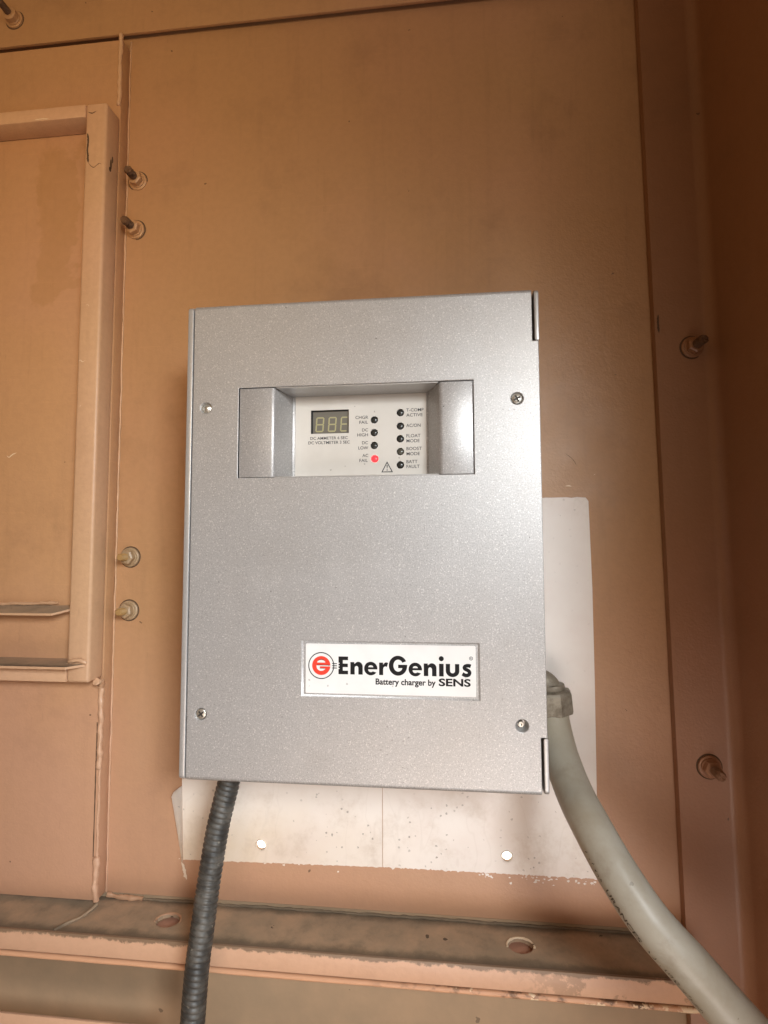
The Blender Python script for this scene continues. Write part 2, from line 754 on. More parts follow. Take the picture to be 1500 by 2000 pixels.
# right hand corner: flange that carries two studs, rounded into the side wall that comes forward
bm = bmesh.new()
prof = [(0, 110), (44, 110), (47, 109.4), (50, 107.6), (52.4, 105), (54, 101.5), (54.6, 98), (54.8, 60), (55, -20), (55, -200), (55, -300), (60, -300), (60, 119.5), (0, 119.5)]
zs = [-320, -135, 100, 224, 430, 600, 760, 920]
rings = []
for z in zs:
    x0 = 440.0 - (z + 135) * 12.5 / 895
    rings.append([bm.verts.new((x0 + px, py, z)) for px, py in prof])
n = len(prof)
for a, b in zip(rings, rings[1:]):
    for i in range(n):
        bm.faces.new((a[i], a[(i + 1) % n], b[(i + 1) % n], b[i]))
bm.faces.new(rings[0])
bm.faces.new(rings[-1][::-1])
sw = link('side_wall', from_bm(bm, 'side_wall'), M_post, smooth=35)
tag(sw, kind='structure')

# header plate above the wall, standing a little off it
hd = box('header_plate', -420, 470, 111.5, 115, 784.5, 905, M_wall, bev=.8)
tag(hd, 'tan steel header plate running along the top above the dark gap', 'steel plate')

# left wall panel, proud of the back wall, with welds down its free edge
lp = empty('wall_panel', (-280, 112, -172))
tag(lp, 'raised tan steel wall panel behind the window-like frame at left', 'panel')
box('panel_sheet', -420, -137, 104, 119.6, -171.5, 770, M_panel, lp, bev=1.2)


def weld(name, pts, r, mat, parent, seed, step=1.6):
    path = catmull(pts, step)

    def rr(s, a):
        return r * (.62 + .75 * noise.noise(Vector((s * .11 + seed * 7.3, cos(a) * .5, sin(a) * .5 + seed))) + .28 * noise.noise(Vector((s * .45, seed, a * .3))) + .3)
    return sweep(name, path, rr, mat, parent, n=10, smooth=80)


weld('weld_bead', [(-138.5, 103.2, -171), (-138.5, 103.2, -150), (-138.3, 103.6, -128)], 3.2, M_frame, lp, 1)
weld('weld_bead', [(-138.6, 103.8, -40), (-138.4, 103.8, 0), (-138.4, 104, 46)], 2.8, M_frame, lp, 2)
weld('weld_bead', [(-139.5, 103.8, 690), (-139, 103.8, 730), (-139, 103.8, 776)], 2.6, M_frame, lp, 3)
weld('weld_bead', [(-137.5, 104.4, 46), (-136.4, 100, 51), (-136.4, 92, 53)], 4.2, M_frame, lp, 4)
weld('weld_bead', [(-138.2, 104.2, -128), (-138.2, 104.2, -80), (-138.4, 104.2, -40)], 1.3, M_frame, lp, 5)
weld('caulk_bead', [(-136.6, 119.4, -172), (-136.6, 119.4, 200), (-136.6, 119.4, 500), (-136.6, 119.4, 782)], 1.0, M_frame, lp, 8, step=5)
# open rusty seam beside the weld
bm = bmesh.new()
zz = [-128 + i * 4 for i in range(36)]
for za, zb in zip(zz, zz[1:]):
    if za > 5:
        continue
    wa = .5 + .5 * abs(noise.noise(Vector((za * .07, 3, 0))))
    wb = .5 + .5 * abs(noise.noise(Vector((zb * .07, 3, 0))))
    q = [(-142.3 - wa, za), (-142.3 + wa, za), (-142.3 + wb, zb), (-142.3 - wb, zb)]
    bm.faces.new([bm.verts.new((a, 103.85, b)) for a, b in q])
link('rusty_seam', from_bm(bm, 'rusty_seam'), M_crack, lp)

# window-like frame on that panel
fr = empty('access_frame', (-280, 92, 54))
tag(fr, 'tan rectangular steel frame with two ledges on the left wall panel', 'frame')
box('rail', -162, -137.4, 80, 103.9, 54, 674.5, M_frame, fr, bev=3.2, seg=3)
box('rail', -420, -162.2, 80.4, 103.9, 659.5, 674.2, M_frame, fr, bev=1.5)
box('rail', -420, -162.2, 80.4, 103.9, 54.2, 69.8, M_frame, fr, bev=1.5)


def ledge(name, prof, t, mat, slope):
    """thin plate: xy outline, sloping down towards the front"""
    bm = bmesh.new()
    top = [bm.verts.new((x, y, slope(y))) for x, y in prof]
    bot = [bm.verts.new((x, y, slope(y) - t)) for x, y in prof]
    bm.faces.new(top)
    bm.faces.new(bot[::-1])
    for i in range(len(prof)):
        bm.faces.new((top[i - 1], top[i], bot[i], bot[i - 1]))
    for f in bm.faces:
        f.material_index = 1
    bm.faces.ensure_lookup_table()
    bm.faces[0].material_index = 0
    return link(name, from_bm(bm, name), None, fr, mats=[M_dust, M_frame])


ledge('ledge', [(-420, 80), (-180, 80), (-163.5, 101), (-163, 103.8), (-420, 103.8)], 2.2, None, lambda y: 123.5 + (y - 80) * .24)
ledge('ledge', [(-420, 66), (-153, 66), (-141, 79.6), (-162.3, 79.6), (-162.3, 103.8), (-420, 103.8)], 2.4, None, lambda y: 73.0 + (y - 80) * .02)
weld('weld_bead', [(-420, 103, 130.5), (-300, 103, 130.6), (-230, 103, 130.4), (-190, 103, 131.5)], 1.9, M_frame, fr, 6)
weld('weld_bead', [(-165, 92, 74.5), (-158, 80.2, 75.5), (-148, 79.2, 77), (-140, 80.5, 74)], 2.3, M_frame, fr, 7)


def ribbon(name, pts, width, y, mat, parent, seed=0):
    """irregular flat streak on a surface facing the camera: pts (x,z)"""
    path = catmull([(a, 0, b) for a, b in pts], 1.0)
    bm = bmesh.new()
    L, R = [], []
    for i, p in enumerate(path):
        t = (path[min(i + 1, len(path) - 1)] - path[max(i - 1, 0)]).normalized()
        nrm = Vector((t.z, 0, -t.x))
        e = min(1, i / 3, (len(path) - 1 - i) / 3) * .9 + .1
        w1 = width * e * (.5 + .9 * abs(noise.noise(Vector((i * .33, seed, 0)))))
        w2 = width * e * (.5 + .9 * abs(noise.noise(Vector((i * .41, seed + 9, 0)))))
        L.append(bm.verts.new((p.x + nrm.x * w1, y, p.z + nrm.z * w1)))
        R.append(bm.verts.new((p.x - nrm.x * w2, y, p.z - nrm.z * w2)))
    for i in range(len(L) - 1):
        bm.faces.new((L[i], L[i + 1], R[i + 1], R[i]))
    return link(name, from_bm(bm, name), mat, parent)


# cracked paint near the top corner of the frame
ribbon('paint_crack', [(-158.6, 640), (-157.6, 632), (-158.2, 622), (-157.4, 612), (-156.8, 606)], 1.7, 79.85, M_crack, fr, 1)
ribbon('paint_crack', [(-156.8, 606), (-152.5, 601.5), (-149.5, 600.5), (-146.5, 603), (-143.5, 604.5), (-141.5, 603)], .5, 79.85, M_crack, fr, 2)
ribbon('paint_chip', [(-159, 664), (-154, 662.5), (-149, 664.5)], .9, 79.85, M_crack, fr, 3)
ribbon('paint_chip', [(-222, 661), (-214, 661.5), (-205, 660.8)], .8, 80.2, M_cream, fr, 4)
# dark chip on the side face of the right rail
bm = bmesh.new()
for (y, z, ry, rz) in ((90, 610, 1.6, 6), (92.5, 617, 1.2, 4), (88.6, 603.5, 2.0, 2.6)):
    bm.faces.new([bm.verts.new((-137.25, y + ry * cos(a * pi / 5), z + rz * sin(a * pi / 5))) for a in range(10)])
link('paint_chip', from_bm(bm, 'paint_chip'), M_crack, fr)

# ------------------------------------------------------------------ beam along the bottom
be = empty('steel_beam', (10, 95, -300))
tag(be, 'dusty tan steel channel beam crossing below the charger', 'beam')
BH = [(-53.0, 91.0), (287.5, 92.0)]
bm = bmesh.new()
bm_plate(bm, [(-420, 66.2), (446, 66.2), (446, 119.9), (-420, 119.9)],
         [[(cx + 11.5 * cos(a * pi / 12) * (1 + .05 * sin(3 * a)), cy + 9.5 * sin(a * pi / 12)) for a in range(24)] for cx, cy in BH],
         -176.5, -179.5, axes='xy')
link('top_flange', from_bm(bm, 'top_flange'), M_dust, be)
box('front_lip', -420, 446, 63.2, 66, -194.6, -175.6, M_lip, be, bev=.8)


def hem_r(s, a):
    return 2.5 + .25 * noise.noise(Vector((s * .05, cos(a), sin(a))))


sweep('hem', [Vector((x, 65.4, -198.9)) for x in range(-420, 447, 8)], hem_r, M_hem, be, n=12)
box('web', -420, 446, 119.9, 123, -330, -172.2, M_web, be)
box('lower_lip', -420, -40, 63.2, 66, -285, -252.5, M_lip, be, bev=.8)
M_hole_red = paint('hole_red', (.40, .165, .09), (.34, .14, .08), rough=.6)
for cx, cy in BH:
    plate('hole_disc', circle(cx, cy, 13, 24), [], -182.0, -184.0, M_hole_red, be, axes='xy')  # reddish disc added below each hole to colour its inside
# raised rims of torn paint round the two holes
for k, (cx, cy) in enumerate(BH):
    pts = []
    for a in range(-10, 195, 12):
        pts.append((cx + 12.4 * cos(rad(a)), cy + 10.2 * sin(rad(a)), -176.2 + .5 * noise.noise(Vector((a * .05, k, 0)))))
    weld('torn_paint_rim', pts, 1.0, M_cream if k else M_stud, be, 11 + k, step=1.2)
weld('weld_bead', [(-136, 103, -174.5), (-140, 90, -175.5), (-150, 75, -176), (-156, 67, -176.2)], 1.7, M_dust, be, 21)
weld('weld_bead', [(-134, 117.5, -173), (-120, 118, -174.5), (-95, 118.5, -175.5)], 2.6, M_stud, be, 22)
# thin caulk line where the flange meets the wall
weld('caulk_line', [(-95, 118.8, -175.6), (60, 119, -175.8), (220, 119, -175.6), (430, 119, -175.8)], 1.4, M_dust, be, 23, step=3)

# ------------------------------------------------------------------ studs
MESH = {}


def stud_meshes(kind):
    if kind in MESH:
        return MESH[kind]
    out = []
    dk, kind0 = kind.startswith('dark_'), kind
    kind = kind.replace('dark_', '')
    M_s = M_post if dk else (M_nut if kind == 'clean' else M_stud)  # studs in the dark corner take a darker paint that stands in for shade

    def grab(bm, mat, name, smooth=40):
        me = from_bm(bm, name)
        for p in me.polygons:
            p.use_smooth = True
        me.set_sharp_from_angle(angle=rad(smooth))
        me.materials.append(mat)
        out.append((name, me))
    bm = bmesh.new()
    bm_lathe(bm, [(8, -.35), (11.5, -.3), (11.9, .05)], (0, 0), 28)  # dark ring, slightly wider than the washer, outlining its foot
    grab(bm, M_crack, 'dark_ring')
    bm = bmesh.new()
    bm_lathe(bm, [(4, -2.3), (9.6, -2.3), (10.4, -1.7), (10.6, 0.1)], (0, 0), 28)
    grab(bm, M_s, 'washer')
    bm = bmesh.new()
    bm_lathe(bm, [(3, -3.9), (8.0, -3.9), (8.5, -3.4), (8.5, -2.2)], (0, 0), 24)
    grab(bm, M_s, 'lock_washer')
    bm = bmesh.new()
    hexr = 8.0
    bm_lathe(bm, [(3, -10.2), (6.2, -10.2), (hexr, -9.2), (hexr, -3.8)], (0, 0), 6 if kind != 'capped' else 14)
    grab(bm, M_s, 'nut', 25)
    bm = bmesh.new()
    L = {'broken': 23, 'clean': 20.5, 'capped': 24}[kind]
    RR = 1.25 if kind == 'broken' else 1.1
    pr = [(0, -L), (2.6 * RR, -L), (3.5 * RR, -L + 1)]
    y = -L + 1
    while y < -9:
        pr += [(3.6 * RR, y + .35), (3.0 * RR, y + .75)]
        y += 1.1
    pr.append((3.5, -3))
    bm_lathe(bm, pr, (0, 0), 14)
    if kind == 'broken':
        for v in bm.verts:
            if v.co.y < -15:
                v.co.x += .8 * noise.noise(v.co * .6)
                v.co.z += .8 * noise.noise(v.co * .5 + Vector((5, 0, 0)))
                v.co.y += 2.5 * noise.noise(v.co * .35)
    grab(bm, {'broken': M_rust, 'clean': M_brass, 'capped': M_rust}[kind], 'threaded_rod')
    MESH[kind0] = out
    return out


def stud(loc, kind, label, spin, tilt=(0, 0)):
    root = empty('stud_bolt', loc)
    root.rotation_euler = (rad(tilt[0]), rad(spin), rad(tilt[1]))
    tag(root, label, 'bolt', 'studs and nuts on the enclosure walls')
    for nm, me in stud_meshes(kind):
        o = bpy.data.objects.new(nm, me)
        COL.objects.link(o)
        o.parent = root
    return root


stud((-123.4, 120, 610.3), 'broken', 'rusty painted stud beside the frame, topmost of the four in the column', 12, (3, 2))
stud((-124.2, 120, 552.4), 'broken', 'rusty painted stud beside the frame, second from the top of the column', 40, (2, -2))
stud((-120.2, 120, 180.5), 'clean', 'hex nut and yellowed stud end, upper of the lower pair beside the frame', 8)
stud((-120.2, 120, 122.7), 'clean', 'painted hex nut and stud, lowest of the four beside the frame', 25)
stud((-279.2, 111.5, 817.0), 'capped', 'dark stud on the header plate in the top left corner', 0)
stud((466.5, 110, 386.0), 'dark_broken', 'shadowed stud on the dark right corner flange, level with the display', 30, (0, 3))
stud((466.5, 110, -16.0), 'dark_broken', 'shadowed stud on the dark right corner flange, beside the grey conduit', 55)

# ------------------------------------------------------------------ white backing sheet
ws = empty('backing_sheet', (157, 119.5, -134))
tag(ws, 'stained white backing sheet on the wall behind the charger', 'sheet')


def ragged(x0, x1, z0, z1, step, amp, seed):
    out = []
    n_ = max(2, int(abs(x1 - x0) / step))
    for i in range(n_ + 1):
        t = i / n_
        x = x0 + (x1 - x0) * t
        j = noise.noise(Vector((x * .23, seed, 0)))
        j2 = noise.noise(Vector((x * .9, seed + 4, 0)))
        out.append((x, z0 + (z1 - z0) * t + amp * (min(0, j) * .8 + .35 * j2)))
    return out


left = ragged(-52.5, 156.6, -134, -129.6, 1.6, 2.2, 1) + [(156.6, 240), (-47, 240), (-54, 0), (-55.5, -55)]
plate('sheet_half', left, [circle(*HOLES[0], 4.9)], 119.1, 119.95, M_sheet, ws)
right = ragged(157.2, 365.2, -129.4, -128.4, 1.4, 3.4, 5) + [(366.2, -60), (367.4, 60), (367.6, 150), (366.2, 236), (363.5, 239.6)] + ragged(360, 157.2, 240, 240, 5, 1.2, 8)
plate('sheet_half', right, [circle(*HOLES[1], 4.9)], 119.1, 119.95, M_sheet, ws)
for hx, hz in HOLES:
    lathe('hole_rim', [(4.75, 119.3), (4.9, 118.75), (5.4, 118.55), (6.1, 118.85), (6.3, 119.15)], (hx, hz), M_sheet, ws, n=24)
# curled lower left edge and a torn strip hanging from it
bm = bmesh.new()
A, B = [], []
for i in range(19):
    t = i / 18
    z = -60 - t * 76
    wdt = 11.0 * (1 - t) ** 1.1 * min(1, t * 12 + .05) + .8
    row = []
    for k in range(5):
        u = k / 4
        ang = u * 1.0
        row.append(bm.verts.new((-55.3 + t * 2.4 - wdt * sin(ang) / 1.0, 119.0 - wdt * (1 - cos(ang)) * 1.1 - .3 * u, z)))
    A.append(row)
for a, b in zip(A, A[1:]):
    for k in range(4):
        bm.faces.new((a[k], a[k + 1], b[k + 1], b[k]))
bmesh.ops.solidify(bm, geom=bm.faces[:], thickness=.4)
link('curled_edge', from_bm(bm, 'curled_edge'), M_sheet, ws, smooth=50)
ribbon('torn_strip', [(-54, -136), (-52, -140), (-50.6, -145), (-49, -150), (-47.6, -153.5)], 2.2, 118.6, M_sheet, ws, 6)
# chips of white left on the paint below the sheet
bm = bmesh.new()
for k in range(46):
    cx = random.choice((random.gauss(262, 7), random.gauss(297, 9), random.gauss(318, 8), random.gauss(350, 8), random.gauss(60, 60)))
    cz = -130.5 - abs(random.gauss(0, 3.2)) - (1.6 if cx < 157 else 0)
    r0 = random.uniform(.5, 1.9)
    m_ = random.randint(5, 8)
    bm.faces.new([bm.verts.new((cx + r0 * random.uniform(.4, 1.3) * cos(2 * pi * j / m_), 119.85 - k * .002, cz + .7 * r0 * random.uniform(.4, 1.3) * sin(2 * pi * j / m_))) for j in range(m_)])
o = link('paint_flakes', from_bm(bm, 'paint_flakes'), M_sheet, ws)
o['kind'] = 'stuff'

# ------------------------------------------------------------------ the charger
ch = empty('battery_charger', (150, 60, 0))
tag(ch, 'silver metal battery charger box with display and white nameplate', 'battery charger')

SCREWS = [(17.8, 310.7), (281.1, 310.5), (18.3, 52.2), (280.1, 50.8)]


def build_lid():
    BR, ZT, ZB = 3.6, 401.6, -2.0
    prof = [(111, ZT), (BR, ZT)]
    for a in range(1, 7):
        t = rad(a * 15)
        prof.append((0 if a == 6 else BR - BR * sin(t), ZT - BR + BR * cos(t)))
    zrows = [358, 327.2, 249.4, 114.2, 112.8, 70.4, 69.0, 42]
    prof += [(0, z) for z in zrows]
    for a in range(0, 7):
        t = rad(a * 15)
        prof.append((BR - BR * cos(t), ZB + BR - BR * sin(t)))
    prof.append((111, ZB))
    xs = [6.2, 47.0, 103.6, 105.2, 246.2, 246.8, 248.4, 294.3, 299.2]
    bm = bmesh.new()
    V = []
    for (y, z) in prof:
        row = []
        for x in xs:
            yy = y
            if y == 0 and 70.3 < z < 112.9 and 105.1 < x < 246.9:
                yy = 1.0
            row.append(bm.verts.new((x, yy, z)))
        V.append(row)
    for i in range(len(prof) - 1):
        zc = (prof[i][1] + prof[i + 1][1]) / 2
        front = prof[i][0] == 0 and prof[i + 1][0] == 0
        for j in range(len(xs) - 1):
            xc = (xs[j] + xs[j + 1]) / 2
            if front and 249.5 < zc < 327 and 47 < xc < 246.2:
                continue
            if xc > 294.3 and not (front and 42 < zc < 358):
                continue
            bm.faces.new((V[i][j], V[i][j + 1], V[i + 1][j + 1], V[i + 1][j]))
    # short return flange down the right side
    r = [k for k, (y, z) in enumerate(prof) if y == 0 and 41.9 < z < 358.1]
    back = {k: bm.verts.new((299.2, 14, prof[k][1])) for k in r}
    for a, b in zip(r, r[1:]):
        bm.faces.new((V[a][-1], back[a], back[b], V[b][-1]))
    loose = [v for v in bm.verts if not v.link_faces]
    bmesh.ops.delete(bm, geom=loose, context='VERTS')
    me = from_bm(bm, 'lid')
    # make sure the front faces look at the camera
    if sum(p.normal.y * p.area for p in me.polygons) > 0:
        me.flip_normals()
    o = bpy.data.objects.new('lid_raw', me)
    COL.objects.link(o)
    m = o.modifiers.new('s', 'SOLIDIFY')
    m.thickness = 1.5 * MM
    m.offset = -1
    m.use_even_offset = False
    bmc = bmesh.new()
    for c in SCREWS:
        bm_lathe(bmc, [(0, -6), (5.0, -6), (5.0, 6), (0, 6)], c, 28)
    mc = from_bm(bmc, 'cut')
    oc = bpy.data.objects.new('cut', mc)
    COL.objects.link(oc)
    b = o.modifiers.new('b', 'BOOLEAN')
    b.object = oc
    b.solver = 'EXACT'
    b.operation = 'DIFFERENCE'
    v = o.modifiers.new('v', 'BEVEL')
    v.width = .7 * MM
    v.segments = 2
    v.limit_method = 'ANGLE'
    v.angle_limit = rad(50)
    dg = bpy.context.evaluated_depsgraph_get()
    res = bpy.data.meshes.new_from_object(o.evaluated_get(dg))
    bpy.data.objects.remove(o)
    bpy.data.objects.remove(oc)
    return res


lid = link('lid', build_lid(), M_silver, ch, smooth=32)
for p_ in lid.data.polygons:
    if max(abs(k) for k in p_.normal) > .9995:
        p_.use_smooth = False

# flanges above and below the display opening
plate('recess_flange', [(79.6, 1.6), (217.4, 1.6), (209.5, 31), (85.5, 31)], [], 327.4, 326.3, M_silver2, ch, axes='xy')
plate('recess_flange', [(79.6, 1.6), (217.4, 1.6), (209.5, 31), (85.5, 31)], [], 249.2, 250.3, M_silver2, ch, axes='xy')


def side_profile(notch):
    r = 3.8
    pts = [(119, -1.4), (119, 401.2)]
    pts += [(4.1 - r * sin(rad(a)), 397.4 + r * cos(rad(a))) for a in range(0, 91, 15)]
    if notch:
        pts += [(.3, 358.8), (15.5, 358.8), (15.5, 41.2), (.3, 41.2)]
    pts += [(4.1 - r * cos(rad(a)), 2.4 - r * sin(rad(a))) for a in range(0, 91, 15)]
    return pts


def inset(poly, d):
    out = []
    n_ = len(poly)
    for k in range(n_):
        p0, p1, p2 = Vector(poly[k - 1]), Vector(poly[k]), Vector(poly[(k + 1) % n_])
        a, b = (p1 - p0).normalized(), (p2 - p1).normalized()
        na, nb = Vector((-a.y, a.x)), Vector((-b.y, b.x))
        m = (na + nb)
        m = m / max(.3, m.length_squared / 2)
        out.append(tuple(p1 + m * d))
    return out


def side(x0, x1, notch):
    """bent side plate with softened edges"""
    P0 = side_profile(notch)
    ar = sum(P0[k - 1][0] * P0[k][1] - P0[k][0] * P0[k - 1][1] for k in range(len(P0)))
    if ar < 0:
        P0 = P0[::-1]
    P1, P2 = inset(P0, .25), inset(P0, .8)
    bm = bmesh.new()
    rows = []
    for x, P in ((x0, P2), (x0 + .25, P1), (x0 + .8, P0), (x1 - .8, P0), (x1 - .25, P1), (x1, P2)):
        rows.append([bm.verts.new((x, y, z)) for y, z in P])
    for a, b in zip(rows, rows[1:]):
        for k in range(len(P0)):
            bm.faces.new((a[k - 1], a[k], b[k], b[k - 1]))
    bm.faces.new(rows[0])
    bm.faces.new(rows[-1][::-1])
    return link('side_plate', from_bm(bm, 'side_plate'), M_silver2, ch, smooth=32)


side(0, 5.0, False)
side(296.1, 300, True)
box('back_plate', 5.2, 295.9, 112.5, 118.9, .8, 399.2, M_silver2, ch)
box('gap_shade_strip', 5.15, 6.0, 8, 110, 2.5, 397.5, M_dark, ch)  # black strips added to draw the shade in the gaps beside the lid
box('gap_shade_strip', 294.6, 295.9, 8, 110, 2.5, 397.5, M_dark, ch)


def bracket(prof):
    bm = bmesh.new()
    a = [bm.verts.new((x, y, 249.8)) for x, y in prof]
    b = [bm.verts.new((x, y, 326.8)) for x, y in prof]
    for i in range(len(prof) - 1):
        bm.faces.new((a[i], a[i + 1], b[i + 1], b[i]))
    me = from_bm(bm, 'display_bracket')
    if sum(p.normal.y * p.area for p in me.polygons) > 0:
        me.flip_normals()
    o = link('display_bracket', me, M_silver, ch, smooth=40)
    m = o.modifiers.new('s', 'SOLIDIFY')
    m.thickness = 1.0 * MM
    m.offset = -1
    v = o.modifiers.new('v', 'BEVEL')
    v.width = .35 * MM
    v.segments = 2
    v.limit_method = 'ANGLE'
    v.angle_limit = rad(60)
    return o


bracket([(47.6, 1.2), (75.4, 1.2), (77.0, 1.5), (78.3, 2.4), (79.0, 3.7), (86.2, 28.6), (86.6, 29.2), (88.8, 29.2)])
bracket([(206.8, 29.2), (208.2, 29.2), (208.6, 28.6), (217.6, 3.7), (218.3, 2.4), (219.6, 1.5), (221.2, 1.2), (245.6, 1.2)])

# screws
def screw(c, cross_rot, label):
    o = lathe('screw', [(0, .25), (3.6, .35), (4.1, .7), (4.3, 1.6)], c, M_screw, ch, n=24)
    if label:
        o['label'] = label
    bm = bmesh.new()
    w, L = .75, 2.9
    for ang in (cross_rot, cross_rot + 90):
        ca, sa = cos(rad(ang)), sin(rad(ang))
        y_ = .17 if ang == cross_rot else .15
        bm.faces.new([bm.verts.new((c[0] + a * ca - b * sa, y_, c[1] + a * sa + b * ca)) for a, b in ((-L, -w), (L, -w), (L, w), (-L, w))])
    link('cross_slot', from_bm(bm, 'cross_slot'), M_slot, o)
    return o


def dimple(c):
    return lathe('countersink', [(5.15, -.02), (4.9, .25), (4.4, 1.7), (4.4, 2.4)], c, M_silver2, ch, n=28)


for c in SCREWS:
    dimple(c)
screw(SCREWS[1], 28, None)
screw(SCREWS[2], 38, None)
# upper left: a fastener sunk deep in its hole; lower right: a hole with a bare threaded post
lathe('sunken_rivet', [(0, .9), (1.6, 1.1), (2.6, 1.9), (4.5, 2.6)], SCREWS[0], M_screw, ch)
o = lathe('empty_screw_hole', [(4.6, 2.3), (4.0, 5.0), (3.2, 7.0), (0, 7.1)], SCREWS[3], M_silver2, ch)
lathe('threaded_post', [(0, 4.0), (.9, 3.6), (1.0, 2.6), (2.0, 2.6), (2.2, 3.0), (2.2, 7.2)], (SCREWS[3][0] - .6, SCREWS[3][1] + .3), M_screw, o)

# ---- indicator panel
LED = [(160.6, 303.4), (160.5, 291.9), (160.5, 280.4), (160.9, 268.5), (183.9, 309.2), (183.8, 297.2), (183.7, 285.8), (183.7, 274.4), (183.6, 262.6)]
LCD = (103.0, 137.6, 292.2, 313.6)
ip = plate('indicator_panel', [(87.0, 246), (208.2, 246), (208.2, 331), (87.0, 331)],
           [[(LCD[0], LCD[2]), (LCD[1], LCD[2]), (LCD[1], LCD[3]), (LCD[0], LCD[3])]] + [circle(x, z, 3.35, 20) for x, z in LED],
           30.0, 30.8, M_overlay, ch)
# display: dark well, olive face, three seven-segment digits
dw = plate('display_window', [(LCD[0] - .6, LCD[2] - .6), (LCD[1] + .6, LCD[2] - .6), (LCD[1] + .6, LCD[3] + .6), (LCD[0] - .6, LCD[3] + .6)], [], 33.2, 34, M_lcd, ip)
bm = bmesh.new()
for x0, x1, z0, z1 in ((LCD[0] - 1.2, LCD[0] + 1.3, LCD[2] - 1, LCD[3] + 1), (LCD[0] + 1.3, LCD[1] + 1, LCD[3] - .5, LCD[3] + 1.2), (LCD[1] - .1, LCD[1] + 1.2, LCD[2] - 1, LCD[3] - .5)):
    bm_box(bm, x0, x1, 30.9, 33.1, z0, z1)
link('display_bezel', from_bm(bm, 'display_bezel'), M_dark, ip)


def segment(name, x0, z0, w, h, which):
    """seven segment strokes of a slanted digit"""
    t = .62
    sl = .07
    S = {'a': ((0, h), (w, h)), 'g': ((0, h / 2), (w, h / 2)), 'd': ((0, 0), (w, 0)),
         'f': ((0, h / 2), (0, h)), 'e': ((0, 0), (0, h / 2)), 'b': ((w, h / 2), (w, h)), 'c': ((w, 0), (w, h / 2))}
    bm = bmesh.new()
    for k in which:
        (ax, az), (bx, bz) = S[k]
        g = .5
        if az == bz:
            q = [(ax + g, az - t), (bx - g, az - t), (bx, az), (bx - g, az + t), (ax + g, az + t), (ax, az)]
        else:
            q = [(ax - t, az + g), (ax, az), (ax + t, az + g), (ax + t, bz - g), (ax, bz), (ax - t, bz - g)]
        bm.faces.new([bm.verts.new((x0 + a + b * sl, 33.05, z0 + b)) for a, b in q])
    return link(name, from_bm(bm, name), M_seg, ip)


segment('digit', 107.0, 294.9, 6.3, 12.4, 'abcdefg')
segment('digit', 118.4, 294.9, 6.3, 12.4, 'abcdefg')
segment('digit', 129.6, 294.9, 5.6, 12.4, 'adefg')
for i, (x, z) in enumerate(LED):
    lit = i == 3
    prof = [(0, 29.3), (1.8, 29.55), (2.9, 30.3), (3.28, 31.2), (3.5, 31.3)]
    if not lit:
        prof = [(r, y + .75) for r, y in prof]
    o = lathe('indicator_light', prof, (x, z), M_led if lit else (M_lens2 if i == 7 else M_lens), ip, n=20)
    if lit:
        o['label'] = 'lit red indicator light'
LINES = [('DC AMMETER 6 SEC', 102.6, 136.6, 286.8, 2.5), ('DC VOLTMETER 3 SEC', 100.8, 138.5, 282.7, 2.6),
         ('CHGR', 143.6, 155.1, 304.6, 2.7), ('FAIL', 147.2, 154.9, 300.2, 2.7), ('DC', 149.6, 154.9, 293.2, 2.64),
         ('HIGH', 145.3, 154.9, 288.8, 2.7), ('DC', 149.6, 154.9, 281.7, 2.63), ('LOW', 146.2, 155.1, 277.1, 2.7),
         ('AC', 149.8, 155.1, 270.2, 2.7), ('FAIL', 147.2, 154.7, 265.8, 2.75), ('T-COMP', 189.1, 204.4, 310.0, 2.7),
         ('ACTIVE', 189.1, 203.5, 305.5, 2.7), ('AC/ON', 189.0, 201.6, 296.1, 2.8), ('FLOAT', 189.1, 201.5, 286.9, 2.8),
         ('MODE', 189.1, 200.7, 282.4, 2.8), ('BOOST', 189.1, 202.5, 275.5, 2.75), ('MODE', 189.1, 200.8, 270.9, 2.75),
         ('BATT', 189.0, 198.7, 263.9, 2.8), ('FAULT', 189.0, 200.5, 259.6, 2.8)]
for s, x0, x1, zb, cp in LINES:
    text('lettering', s, x0, x1, zb, cp, 29.88, M_ink2, ip, offset=.006)
# warning triangle with exclamation mark
bm = bmesh.new()
bm_plate(bm, [(166.7, 256.2), (177.1, 256.2), (171.9, 266.0)], [[(168.0, 256.95), (175.8, 256.95), (171.9, 264.3)]], 29.88, None)
for q in ([(171.35, 262.6), (172.45, 262.6), (172.1, 259.5), (171.7, 259.5)], [(171.4, 258.7), (172.4, 258.7), (172.4, 257.8), (171.4, 257.8)]):
    bm.faces.new([bm.verts.new((a, 29.88, b)) for a, b in q])
link('warning_symbol', from_bm(bm, 'warning_symbol'), M_ink2, ip)

# ---- nameplate
NX, NZ = 107.2, 71.8
bm = bmesh.new()
W_, H_ = 137.8, 39.8
cr = 1.0
o4 = []
for cx, cz, a0 in ((W_ - cr, H_ - cr, 0), (cr, H_ - cr, 90), (cr, cr, 180), (W_ - cr, cr, 270)):
    o4 += [(NX + a, NZ + b) for a, b in arc(cx, cz, cr, cr, a0, a0 + 90, 4)]
bm_plate(bm, o4, [], .35, .95)
npz = link('nameplate', from_bm(bm, 'nameplate'), M_label, ch)
YL = .22


def gpath(pts, w):
    path = catmull([(a, 0, b) for a, b in pts], .35)
    L, R = [], []
    for i, p in enumerate(path):
        t = (path[min(i + 1, len(path) - 1)] - path[max(i - 1, 0)]).normalized()
        nn = Vector((-t.z, 0, t.x)) * w / 2
        L.append((p.x + nn.x, p.z + nn.z))
        R.append((p.x - nn.x, p.z - nn.z))
    return L + R[::-1]


